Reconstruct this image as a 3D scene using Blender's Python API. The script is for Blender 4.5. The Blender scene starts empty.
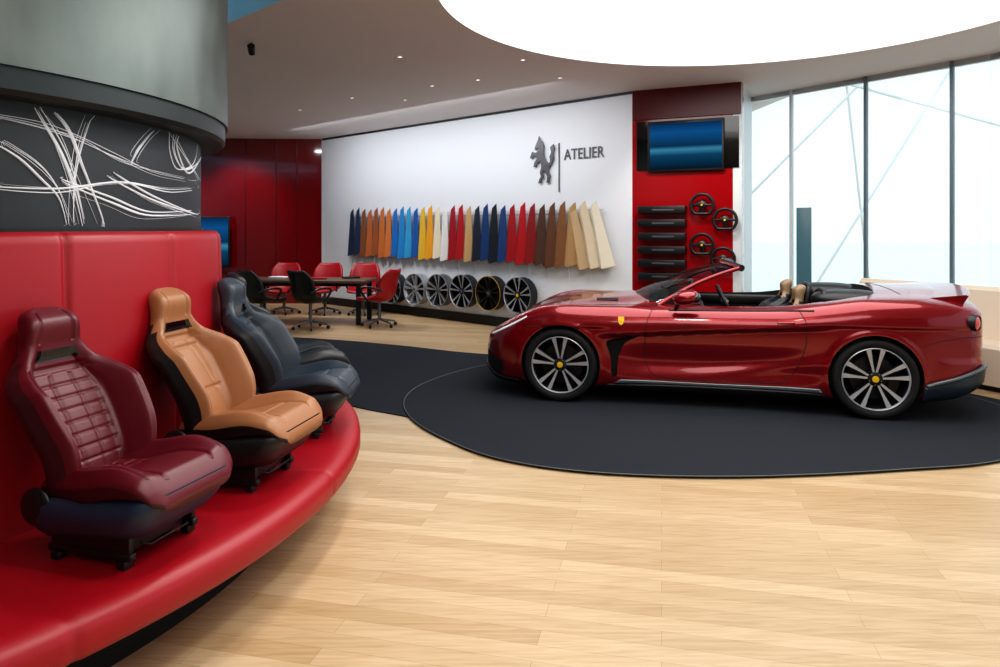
import bpy, bmesh, math, random
import numpy as np
from mathutils import Vector, Matrix
from mathutils.bvhtree import BVHTree
random.seed(4)
F=700.0; HZ=228.0; CH=1.65
S=bpy.context.scene
COL=S.collection
# ------------------------------------------------------------------ helpers
def fl(px,py):
    Y=F*CH/(py-HZ); return ((px-500)/F*Y,Y)
def sp(xs,ys,q):
    xs=np.array(xs,float); ys=np.array(ys,float); q=np.clip(np.array(q,float),xs[0],xs[-1])
    h=np.diff(xs); s=np.diff(ys)/h; d=np.zeros(len(xs)); d[0]=s[0]; d[-1]=s[-1]
    for i in range(1,len(xs)-1):
        if s[i-1]*s[i]>0:
            w1=2*h[i]+h[i-1]; w2=h[i]+2*h[i-1]; d[i]=(w1+w2)/(w1/s[i-1]+w2/s[i])
    k=np.clip(np.searchsorted(xs,q,side='right')-1,0,len(xs)-2)
    t=(q-xs[k])/h[k]
    return (ys[k]*(2*t**3-3*t**2+1)+h[k]*d[k]*(t**3-2*t**2+t)+ys[k+1]*(-2*t**3+3*t**2)+h[k]*d[k+1]*(t**3-t**2))
def sst(a,b,x):
    t=np.clip((x-a)/(b-a),0,1); return t*t*(3-2*t)
def srgb(r,g,b):
    f=lambda c:(c/255/12.92) if c/255<=.04045 else ((c/255+.055)/1.055)**2.4
    return (f(r),f(g),f(b),1)
def mat(name,col,rough=.5,metal=0,coat=0,bump=0,bscale=80,emit=0,spec=.5,var=0):
    m=bpy.data.materials.new(name); m.use_nodes=True; nt=m.node_tree; b=nt.nodes['Principled BSDF']
    b.inputs['Base Color'].default_value=col; b.inputs['Roughness'].default_value=rough
    b.inputs['Metallic'].default_value=metal; b.inputs['Coat Weight'].default_value=coat
    b.inputs['Coat Roughness'].default_value=.03
    b.inputs['Specular IOR Level'].default_value=spec
    if emit: b.inputs['Emission Color'].default_value=col; b.inputs['Emission Strength'].default_value=emit
    if bump or var:
        tc=nt.nodes.new('ShaderNodeTexCoord'); n=nt.nodes.new('ShaderNodeTexNoise'); n.inputs['Scale'].default_value=bscale
        n.inputs['Detail'].default_value=3
        nt.links.new(tc.outputs['Object'],n.inputs['Vector'])
        if bump:
            bp=nt.nodes.new('ShaderNodeBump'); bp.inputs['Strength'].default_value=bump; bp.inputs['Distance'].default_value=.004
            nt.links.new(n.outputs['Fac'],bp.inputs['Height']); nt.links.new(bp.outputs['Normal'],b.inputs['Normal'])
        if var:
            r=nt.nodes.new('ShaderNodeMix'); r.data_type='RGBA'
            r.inputs[6].default_value=tuple(c*(1-var) for c in col[:3])+(1,); r.inputs[7].default_value=tuple(min(1,c*(1+var)) for c in col[:3])+(1,)
            nt.links.new(n.outputs['Fac'],r.inputs[0]); nt.links.new(r.outputs[2],b.inputs['Base Color'])
    return m
def mobj(name,verts,faces,mats=(),parent=None,smooth=False,fm=None,angle=None):
    me=bpy.data.meshes.new(name); me.from_pydata([tuple(map(float,v)) for v in verts],[],[tuple(f) for f in faces])
    for m in (mats if isinstance(mats,(list,tuple)) else [mats]): me.materials.append(m)
    if fm is not None: me.polygons.foreach_set('material_index',fm)
    bm=bmesh.new(); bm.from_mesh(me); bmesh.ops.recalc_face_normals(bm,faces=bm.faces); bm.to_mesh(me); bm.free()
    if smooth:
        me.polygons.foreach_set('use_smooth',[True]*len(me.polygons))
        if angle: me.set_sharp_from_angle(angle=math.radians(angle))
    o=bpy.data.objects.new(name,me); COL.objects.link(o)
    if parent: o.parent=parent
    return o
def empty(name,loc=(0,0,0),rz=0,parent=None):
    o=bpy.data.objects.new(name,None); COL.objects.link(o); o.location=loc; o.rotation_euler=(0,0,rz); o.empty_display_size=.1
    if parent:o.parent=parent
    return o
def box(name,c,s,m,parent=None,rot=(0,0,0),bev=0.0,seg=2):
    bm=bmesh.new(); bmesh.ops.create_cube(bm,size=1)
    for v in bm.verts: v.co=Vector((v.co.x*s[0],v.co.y*s[1],v.co.z*s[2]))
    if bev: bmesh.ops.bevel(bm,geom=bm.edges[:],offset=bev,segments=seg,profile=.5,affect='EDGES')
    me=bpy.data.meshes.new(name); bm.to_mesh(me); bm.free(); me.materials.append(m)
    if bev:
        me.polygons.foreach_set('use_smooth',[True]*len(me.polygons)); me.set_sharp_from_angle(angle=math.radians(50))
    o=bpy.data.objects.new(name,me); COL.objects.link(o); o.location=c; o.rotation_euler=rot
    if parent:o.parent=parent
    return o
def lathe(name,prof,m,parent=None,seg=64,axis='z',closed=True,smooth=True,angle=40,rfun=None,center=(0,0,0),fm=None):
    vs=[];n=len(prof)
    for i in range(seg):
        a=2*math.pi*i/seg
        for (r,z) in prof:
            rr=r+(rfun(a,r,z) if rfun else 0)
            if axis=='z': p=(rr*math.cos(a),rr*math.sin(a),z)
            else: p=(rr*math.cos(a),z,rr*math.sin(a))
            vs.append((p[0]+center[0],p[1]+center[1],p[2]+center[2]))
    fs=[]
    mm=n if closed else n-1
    for i in range(seg):
        for j in range(mm):
            a=i*n+j; b=i*n+(j+1)%n; c=((i+1)%seg)*n+(j+1)%n; d=((i+1)%seg)*n+j
            fs.append((a,b,c,d))
    return mobj(name,vs,fs,m,parent,smooth,angle=angle)
def tube(name,pts,r,m,parent=None,cyc=False,radii=None,smooth=False,res=4):
    cu=bpy.data.curves.new(name,'CURVE'); cu.dimensions='3D'; cu.bevel_depth=r; cu.bevel_resolution=res; cu.use_fill_caps=True
    lists=pts if isinstance(pts[0][0],(list,tuple,Vector)) else [pts]
    for k,pl in enumerate(lists):
        s=cu.splines.new('NURBS' if smooth else 'POLY'); s.points.add(len(pl)-1)
        for i,p in enumerate(pl):
            s.points[i].co=(p[0],p[1],p[2],1)
            if radii: s.points[i].radius=(radii[k][i] if isinstance(radii[0],(list,tuple)) else radii[i])
        s.use_cyclic_u=cyc
        if smooth: s.order_u=3; s.use_endpoint_u=not cyc; s.resolution_u=8
    cu.materials.append(m)
    o=bpy.data.objects.new(name,cu); COL.objects.link(o)
    if parent:o.parent=parent
    return o
def ellipsoid(name,c,s,m,parent=None,rot=(0,0,0),p=1.0):
    bm=bmesh.new(); bmesh.ops.create_uvsphere(bm,u_segments=32,v_segments=18,radius=1)
    for v in bm.verts:
        q=[math.copysign(abs(t)**p,t) for t in v.co]; v.co=Vector((q[0]*s[0],q[1]*s[1],q[2]*s[2]))
    me=bpy.data.meshes.new(name); bm.to_mesh(me); bm.free(); me.materials.append(m)
    me.polygons.foreach_set('use_smooth',[True]*len(me.polygons))
    o=bpy.data.objects.new(name,me); COL.objects.link(o); o.location=c; o.rotation_euler=rot
    if parent:o.parent=parent
    return o
def prism(name,poly,z0,z1,m,parent=None):
    n=len(poly); vs=[(x,y,z0) for x,y in poly]+[(x,y,z1) for x,y in poly]
    fs=[list(range(n))[::-1],list(range(n,2*n))]+[(i,(i+1)%n,n+(i+1)%n,n+i) for i in range(n)]
    return mobj(name,vs,fs,m,parent)
def closed_spline(pts,n=12):
    out=[];N=len(pts)
    for i in range(N):
        p0,p1,p2,p3=[np.array(pts[(i+k-1)%N],float) for k in range(4)]
        for j in range(n):
            t=j/n; out.append(tuple(.5*((2*p1)+(-p0+p2)*t+(2*p0-5*p1+4*p2-p3)*t*t+(-p0+3*p1-3*p2+p3)*t**3)))
    return out
# ------------------------------------------------------------------ materials
M={}
M['white']=mat('wall_white',srgb(228,231,236),.6,bump=.05,bscale=30)
M['ceil']=mat('ceiling_paint',srgb(220,218,219),.7,bump=.03,bscale=20)
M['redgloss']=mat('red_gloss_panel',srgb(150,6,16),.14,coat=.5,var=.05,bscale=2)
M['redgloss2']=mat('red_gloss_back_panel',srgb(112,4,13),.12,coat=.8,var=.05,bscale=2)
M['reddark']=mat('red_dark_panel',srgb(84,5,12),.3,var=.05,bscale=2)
M['redleather']=mat('bench_red_leather',srgb(156,7,26),.42,bump=.12,bscale=260,var=.04)
M['black']=mat('black_satin',srgb(18,18,20),.4,bump=.03)
M['blackgloss']=mat('black_gloss',srgb(8,8,10),.08,coat=.5)
M['blackmatte']=mat('black_matte',srgb(12,12,13),.8)
M['carpet']=mat('black_carpet',srgb(48,51,57),.95,bump=1.0,bscale=260,spec=.1,var=.6)
M['line']=mat('carpet_trim',srgb(105,107,108),.6)
M['rubber']=mat('tyre_rubber',srgb(18,18,20),.7,bump=.05)
M['silver']=mat('machined_silver',srgb(198,201,208),.32,metal=.5)
M['rimsilver']=mat('painted_silver',srgb(165,168,175),.3,metal=.4)
M['gun']=mat('gunmetal',srgb(40,42,48),.35,metal=.5)
M['chrome']=mat('chrome',srgb(170,170,176),.22,metal=.9)
M['emblem']=mat('emblem_metal',srgb(104,102,106),.4,metal=.5)
M['lettering']=mat('lettering_metal',srgb(92,92,96),.45,metal=.2)
M['grey']=mat('grey_metal',srgb(120,122,126),.35,metal=.7)
M['yellow']=mat('yellow_enamel',srgb(240,195,15),.35)
M['paint']=mat('car_red_paint',srgb(138,2,20),.24,metal=.45,coat=.8)
M['tail']=mat('tail_lamp_red',srgb(180,10,14),.1,coat=1,emit=.35)
M['cream']=mat('cream_upholstery',srgb(226,210,190),.6,bump=.08,bscale=200)
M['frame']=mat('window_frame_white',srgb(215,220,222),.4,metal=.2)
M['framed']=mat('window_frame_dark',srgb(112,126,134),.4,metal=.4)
M['tabletop']=mat('table_top_grey_wood',srgb(96,72,58),.4,bump=.1,bscale=20)
M['chalk']=mat('mural_chalk_line',srgb(205,208,214),.8,emit=.15)  # faint glow put into the chalk colour to lift the lines
M['mural']=mat('mural_black',srgb(36,41,48),.55,var=.4,bscale=2.5)
def brushed():
    m=mat('brushed_metal',srgb(124,132,128),.38,metal=.85); nt=m.node_tree; b=nt.nodes['Principled BSDF']
    tc=nt.nodes.new('ShaderNodeTexCoord'); mp=nt.nodes.new('ShaderNodeMapping'); mp.inputs['Scale'].default_value=(1.6,1.6,.8)
    n=nt.nodes.new('ShaderNodeTexNoise'); n.inputs['Scale'].default_value=3; n.inputs['Detail'].default_value=8
    r=nt.nodes.new('ShaderNodeMapRange'); r.inputs[3].default_value=.28; r.inputs[4].default_value=.52
    mx=nt.nodes.new('ShaderNodeMix'); mx.data_type='RGBA'; mx.inputs[6].default_value=srgb(80,88,86); mx.inputs[7].default_value=srgb(130,138,134)
    nt.links.new(n.outputs['Fac'],mx.inputs[0]); nt.links.new(mx.outputs[2],b.inputs['Base Color'])
    nt.links.new(tc.outputs['Object'],mp.inputs['Vector']); nt.links.new(mp.outputs[0],n.inputs['Vector']); nt.links.new(n.outputs['Fac'],r.inputs[0]); nt.links.new(r.outputs[0],b.inputs['Roughness'])
    return m
M['brushed']=brushed()
def wood():
    m=bpy.data.materials.new('oak_plank_floor'); m.use_nodes=True; nt=m.node_tree; b=nt.nodes['Principled BSDF']; N=nt.nodes.new; L=nt.links.new
    tc=N('ShaderNodeTexCoord'); mp=N('ShaderNodeMapping'); mp.inputs['Rotation'].default_value=(0,0,math.radians(13))
    br=N('ShaderNodeTexBrick'); br.inputs['Scale'].default_value=1; br.inputs['Brick Width'].default_value=1.3; br.inputs['Row Height'].default_value=.105
    br.inputs['Mortar Size'].default_value=.0009; br.inputs['Mortar Smooth'].default_value=.3; br.inputs['Bias'].default_value=0
    br.offset=.37; br.inputs['Color1'].default_value=srgb(208,183,148); br.inputs['Color2'].default_value=srgb(188,160,122); br.inputs['Mortar'].default_value=srgb(155,126,92)
    m2=N('ShaderNodeMapping'); m2.inputs['Rotation'].default_value=(0,0,math.radians(13)); m2.inputs['Scale'].default_value=(1.6,26,1)
    no=N('ShaderNodeTexNoise'); no.inputs['Scale'].default_value=2.2; no.inputs['Detail'].default_value=9; no.inputs['Distortion'].default_value=.8
    mx=N('ShaderNodeMix'); mx.data_type='RGBA'; mx.blend_type='MULTIPLY'; mx.inputs[0].default_value=1
    cr=N('ShaderNodeValToRGB'); cr.color_ramp.elements[0].position=.34; cr.color_ramp.elements[0].color=(.84,.79,.72,1); cr.color_ramp.elements[1].position=.60; cr.color_ramp.elements[1].color=(1.0,1.0,1.0,1)
    L(tc.outputs['Object'],mp.inputs['Vector']); L(mp.outputs[0],br.inputs['Vector']); L(tc.outputs['Object'],m2.inputs['Vector']); L(m2.outputs[0],no.inputs['Vector'])
    L(no.outputs['Fac'],cr.inputs[0]); L(br.outputs['Color'],mx.inputs[6]); L(cr.outputs[0],mx.inputs[7]); L(mx.outputs[2],b.inputs['Base Color'])
    b.inputs['Roughness'].default_value=.36
    return m
M['wood']=wood()
def frosted(name,col,tr):
    m=bpy.data.materials.new(name); m.use_nodes=True; nt=m.node_tree; nt.nodes.clear(); N=nt.nodes.new; L=nt.links.new
    o=N('ShaderNodeOutputMaterial'); t=N('ShaderNodeBsdfTransparent'); d=N('ShaderNodeBsdfTranslucent'); mx=N('ShaderNodeMixShader'); g=N('ShaderNodeBsdfGlossy'); m2=N('ShaderNodeMixShader'); fr=N('ShaderNodeFresnel')
    t.inputs[0].default_value=col; d.inputs[0].default_value=col; mx.inputs[0].default_value=1-tr; g.inputs['Roughness'].default_value=.03
    ml=N('ShaderNodeMath'); ml.operation='MULTIPLY'; ml.inputs[1].default_value=.5
    L(t.outputs[0],mx.inputs[1]); L(d.outputs[0],mx.inputs[2]); L(fr.outputs[0],ml.inputs[0]); L(ml.outputs[0],m2.inputs[0]); L(mx.outputs[0],m2.inputs[1]); L(g.outputs[0],m2.inputs[2]); L(m2.outputs[0],o.inputs[0])
    return m
M['frost']=frosted('frosted_glass',(.95,.985,1,1),.8)
M['skyglass']=frosted('blue_glass',(.45,.75,.88,1),.9)
M['carglass']=frosted('car_glass',(.55,.62,.62,1),.97)
def emis(name,col,st):
    m=bpy.data.materials.new(name); m.use_nodes=True; nt=m.node_tree; nt.nodes.clear()
    o=nt.nodes.new('ShaderNodeOutputMaterial'); e=nt.nodes.new('ShaderNodeEmission'); e.inputs[0].default_value=col; e.inputs[1].default_value=st; nt.links.new(e.outputs[0],o.inputs[0]); return m
M['lum']=emis('luminous_ceiling',(1,.985,.965,1),3.4)
M['lamp']=emis('downlight_lens',(1,.95,.88,1),2.0)
def screen():
    m=bpy.data.materials.new('screen_image'); m.use_nodes=True; nt=m.node_tree; nt.nodes.clear(); N=nt.nodes.new; L=nt.links.new
    o=N('ShaderNodeOutputMaterial'); e=N('ShaderNodeEmission'); tc=N('ShaderNodeTexCoord'); se=N('ShaderNodeSeparateXYZ'); cr=N('ShaderNodeValToRGB')
    L(tc.outputs['Generated'],se.inputs[0]); L(se.outputs['Z'],cr.inputs[0]); L(cr.outputs[0],e.inputs[0]); L(e.outputs[0],o.inputs[0])
    c=cr.color_ramp; c.elements[0].position=0; c.elements[0].color=srgb(8,30,50); c.elements[1].position=1; c.elements[1].color=srgb(12,50,90)
    for p,cc in ((.3,srgb(18,70,100)),(.42,srgb(60,130,160)),(.5,srgb(14,54,84)),(.8,srgb(20,84,136))):
        k=c.elements.new(p); k.color=cc
    e.inputs[1].default_value=.9
    return m
M['screen']=screen()
# ------------------------------------------------------------------ room shell
floor=prism('floor',[(-11,-5),(11,-5),(11,18),(-11,18)],-.1,0,M['wood'])
ground=prism('ground_outside',[(-60,-60),(90,-60),(90,90),(-60,90)],-.4,-.2,mat('outside_paving',srgb(240,244,246),.8,var=.02,bscale=1))
big=[fl(262,338),fl(330,340),fl(400,346),fl(490,355),(1.5,8.9),(3.0,8.6),(4.1,8.0),(4.55,7.2),(4.9,6.2),(4.4,5.6),(3,5.5),(0,5.6),fl(405,417),fl(362,409),fl(320,399),fl(250,385),(-4.2,8.1),(-5,9.6)]
prism('carpet_runner',closed_spline(big,8),.001,.010,M['carpet'])
cir=[(-.91,6.7),(-.80,7.35),(-.38,8.1),(.35,8.75),(1.6,9.1),(3.0,8.7),(4.05,7.9),(4.55,6.8),(4.5,5.65),(3.58,4.95),(2.7,4.73),(1.6,4.60),(.665,4.67),(0,4.95),(-.45,5.45),(-.78,6.05)]
cs=closed_spline(cir,10)
rug=prism('round_display_carpet',cs,.011,.020,M['carpet'])
tube('carpet_edge_trim',[(x,y,.0195) for x,y in cs],.0035,M['line'],cyc=True,parent=rug)
CZ=3.6; cc=(2.15,5.75); CR=2.68
def ray_poly(c,a,poly):
    d=(math.cos(a),math.sin(a)); best=None
    for i in range(len(poly)):
        p=poly[i]; q=poly[(i+1)%len(poly)]; e=(q[0]-p[0],q[1]-p[1]); w=(p[0]-c[0],p[1]-c[1])
        den=d[0]*e[1]-d[1]*e[0]
        if abs(den)<1e-9: continue
        t=(w[0]*e[1]-w[1]*e[0])/den; u=(w[0]*d[1]-w[1]*d[0])/den
        if t>0 and -1e-6<=u<=1+1e-6 and (best is None or t<best): best=t
    return (c[0]+d[0]*best,c[1]+d[1]*best)
WIN=[(3.75,10.45),(5.5,7.85),(6.9,4.6),(7.6,0.5),(7.6,-4.2)]
cpoly=[(7.9,-4.4),(7.9,.5),(7.2,4.7),(5.75,8.0),(4.3,10.2),(4.0,17),(-9,17),(-9,12.55),(-1.0,5.2),(-1.2,3.0),(-1.2,-4.4)]
angs=sorted([2*math.pi*i/144 for i in range(144)]+[math.atan2(p[1]-cc[1],p[0]-cc[0])%(2*math.pi) for p in cpoly])
vs=[];fs=[];n=len(angs)
for a in angs:
    o=ray_poly(cc,a,cpoly); ci=(cc[0]+CR*math.cos(a),cc[1]+CR*math.sin(a))
    vs+= [(ci[0],ci[1],CZ+.14),(ci[0],ci[1],CZ),(o[0],o[1],CZ),(o[0],o[1],CZ+.3)]
for i in range(n):
    a=i*4;b=((i+1)%n)*4
    fs+= [(a,a+1,b+1,b),(a+1,a+2,b+2,b+1),(a+2,a+3,b+3,b+2)]
mobj('ceiling',vs,fs,M['ceil'])
prism('ceiling_extension',[(-9,-4.4),(-1.2,-4.4),(-1.2,2.6),(-9,2.6)],CZ,CZ+.3,M['ceil'])
prism('window_skylight',[(-9,2.6),(-.8,2.6),(-.8,5.5),(-9,12.9)],CZ+.32,CZ+.34,M['skyglass'])
def disc(name,c,r,z,m,parent=None,seg=96):
    vs=[(c[0]+r*math.cos(2*math.pi*i/seg),c[1]+r*math.sin(2*math.pi*i/seg),z) for i in range(seg)]
    return mobj(name,vs,[list(range(seg))],m,parent)
disc('ceiling_light_panel',cc,CR+.02,CZ+.13,M['lum'])
disc('fill_disc_behind_camera',(1.2,-.6),1.8,CZ-.01,M['lum'])  # unseen glowing disc added behind the camera for fill and car reflections
def wallseg(name,p,q,z0,z1,th,m,parent=None):
    dx,dy=q[0]-p[0],q[1]-p[1]; l=math.hypot(dx,dy); nx,ny=-dy/l*th,dx/l*th
    return prism(name,[p,q,(q[0]+nx,q[1]+ny),(p[0]+nx,p[1]+ny)],z0,z1,m,parent)
wA=(-3.96,15.4); wB=(1.89,10.0)
wallseg('wall_atelier',wA,wB,0,CZ+.1,.15,M['white'])
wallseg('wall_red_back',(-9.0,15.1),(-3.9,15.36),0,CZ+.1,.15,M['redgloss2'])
pA=(1.89,10.0); pB=(3.24,9.36)
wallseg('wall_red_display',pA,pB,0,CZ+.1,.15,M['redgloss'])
wallseg('wall_window_return',pB,(3.78,10.5),0,CZ+.1,.12,M['frame'])
wallseg('wall_left',(-9.0,-4.4),(-9.0,15.2),0,CZ+.3,-.15,M['white'])
wallseg('wall_behind',(-9,-4.4),(7.8,-4.4),0,CZ+.3,-.15,mat('wall_grey',srgb(110,108,106),.6))
def on_line(A,B,px,off=0):
    k=(px-500)/F; dx,dy=B[0]-A[0],B[1]-A[1]; l=math.hypot(dx,dy); n=(dy/l,-dx/l)
    ax,ay=A[0]+n[0]*off,A[1]+n[1]*off
    s=(k*ay-ax)/(dx-k*dy); return (ax+dx*s,ay+dy*s)
def on_line3(A,B,px,py,off=0):
    x,y=on_line(A,B,px,off); return (x,y,CH-(py-HZ)/F*y)
rzW=math.atan2(wB[1]-wA[1],wB[0]-wA[0]); rzP=math.atan2(pB[1]-pA[1],pB[0]-pA[0])
a=on_line(wA,wB,322,.03); b=on_line(wA,wB,631,.03)
wallseg('baseboard_atelier',a,b,0,.16,.028,M['black'])
a=on_line(wA,wB,322,.03); b=on_line(wA,wB,631,.03)
wallseg('trim_ceiling_slot',a,b,CZ-.035,CZ,.028,M['gun'])
win=empty('window_frame_assembly')
pn=0
mull=[]
for i in range(len(WIN)-1):
    p=np.array(WIN[i]);q=np.array(WIN[i+1])
    ss=[0,.2125,.551,.875,1] if i==0 else [0,.25,.5,.75,1]
    if i==3: ss=[0,.2,.4,.6,.8,1]
    for j in range(len(ss)-1):
        a=p+(q-p)*ss[j]; b=p+(q-p)*ss[j+1]; pn+=1
        wallseg('window_%d'%pn,tuple(a),tuple(b),0.0,CZ,.012,M['frost'])
        if not(i==0 and j==3): mull.append((b,(q-p)/np.linalg.norm(q-p),i,j))
k=0
for (b,d,i,j) in mull:
    k+=1
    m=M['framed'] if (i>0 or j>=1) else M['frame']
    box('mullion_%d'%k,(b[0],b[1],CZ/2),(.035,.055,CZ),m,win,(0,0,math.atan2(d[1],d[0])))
for i in range(4):
    wallseg('transom_top_%d'%i,WIN[i],WIN[i+1],CZ-.07,CZ,.06,M['frame'],win)
    wallseg('sill_%d'%i,WIN[i],WIN[i+1],0,.08,.06,M['frame'],win)
lat=empty('exterior_lattice_structure')
mext=mat('exterior_steel_white',srgb(232,238,242),.5)
E=[((6,14,0),(14,15,12)),((9,17,0),(5.5,12,8)),((4,13,5),(13,12,2.2)),((12,16,0),(8,9,9)),((7,20,9),(16,13,3)),((5,15,2),(12,12,10))]
for i,(a,b) in enumerate(E): tube('beam_%d'%i,[a,b],.028,mext,lat)
# ------------------------------------------------------------------ left drum + bench
DC=(-3.7,3.75)
def cylhit(px,py,r):
    k=(px-500)/F; d=np.array([k,1.0]); c=np.array(DC); A=d@d; B=-2*d@c; C=c@c-r*r; disc_=B*B-4*A*C
    t=(-B-math.sqrt(max(disc_,0)))/(2*A); return (k*t,t,CH-(py-HZ)/F*t)
def ang(px,r):
    x,y,z=cylhit(px,300,r); return math.atan2(y-DC[1],x-DC[0])
col=empty('display_column',(DC[0],DC[1],0))
lathe('metal_drum',[(2.09,2.28),(2.09,4.4),(1.6,4.4),(1.6,2.28)],M['brushed'],col,seg=160)
lathe('soffit_ring',[(2.055,2.17),(2.075,2.19),(2.075,2.279),(1.7,2.279),(1.7,2.17)],mat('soffit_dark_metal',srgb(48,54,56),.4,metal=.5),col,seg=160)
lathe('mural_wall',[(1.93,0),(1.93,2.2),(1.5,2.2),(1.5,0)],M['mural'],col,seg=160)
lathe('mural_base_trim',[(1.945,1.60),(1.945,1.65),(1.92,1.65),(1.92,1.60)],M['black'],col,seg=160)
def stroke(pts):
    q=closed_spline(pts,6)[: (len(pts)-1)*6+1]
    out=[]
    for px,py in q:
        if px>201.5: continue
        x,y,z=cylhit(px,py,1.932); 
        if z>2.165 or z<1.655: continue
        out.append((x-DC[0],y-DC[1],z))
    return out
st=[]; rad=[]
base=[
 [(0,150),(20,155),(45,175),(62,200),(66,230)],
 [(0,120),(40,126),(80,140),(120,160),(160,175),(202,180)],
 [(22,82),(40,110),(62,150),(76,195),(82,230)],
 [(18,90),(60,120),(80,165),(100,228)],
 [(0,186),(60,190),(120,183),(170,190),(202,183)],
 [(60,180),(110,200),(150,215),(202,205)],
 [(110,172),(150,196),(200,213)],
 [(135,160),(150,135),(175,120),(198,128)],
 [(150,100),(168,125),(188,160),(200,180)],
 [(172,130),(190,125),(200,140),(196,165),(182,172),(172,150),(174,132)],
 [(178,135),(198,135),(201,158)],
 [(95,110),(80,140),(72,180),(75,225)],
]
for s in base:
    for j in range(4):
        dx,dy=random.uniform(-4,4),random.uniform(-4,4)
        pp=[(x+dx+random.uniform(-2,2),y+dy+random.uniform(-2.5,2.5)) for x,y in s]
        o=stroke(pp)
        if len(o)>3:
            st.append(o); L_=len(o); w=random.choice((.3,.5,.6,1.1,1.8))
            rad.append([w*(.3+.7*math.sin(math.pi*i/(L_-1))) for i in range(L_)])
tube('mural_sketch',st,.0032,M['chalk'],col,radii=rad,res=1)
A1=ang(89,2.045); A2=ang(183,2.045); dA=A2-A1
def bfun(a,r,z):
    if r<1.99: return 0
    t=((a-A1)/dA); t=(t-round(t))*dA; return -.016*math.exp(-(t/.008)**2)
bench=empty('curved_bench',(DC[0],DC[1],0))
prof=[(1.95,.40),(1.95,1.62),(1.965,1.632),(2.0,1.635),(2.025,1.628),(2.04,1.61),(2.047,1.58),(2.055,1.3),(2.07,1.0),(2.08,.7),(2.085,.40)]
lathe('backrest',prof,M['redleather'],bench,seg=1440,rfun=bfun,angle=60)
S1=math.atan2((2.12-DC[1]),(-1.27-DC[0])); dS=math.radians(28)
sprof=[(1.96,.30),(1.96,.45),(2.80,.452),(2.84,.449),(2.872,.437),(2.89,.418),(2.895,.39),(2.895,.34),(2.88,.315),(2.85,.305)]
ob=lathe('seat_ring',sprof,M['redleather'],bench,seg=1080,angle=70)
for v in ob.data.vertices:
    x,y,z=v.co; a=math.atan2(y,x); t=(a-S1)/dS; t=(t-round(t))*dS; r=math.hypot(x,y)
    g=.010*math.exp(-(t*2.6/.010)**2)
    if z>.44 : v.co.z-=g
    if r>2.8: v.co.x*=1-g/2.6; v.co.y*=1-g/2.6
lathe('bench_plinth',[(2.5,0),(2.5,.306),(1.96,.306),(1.96,0)],M['blackmatte'],bench,seg=160)
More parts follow.
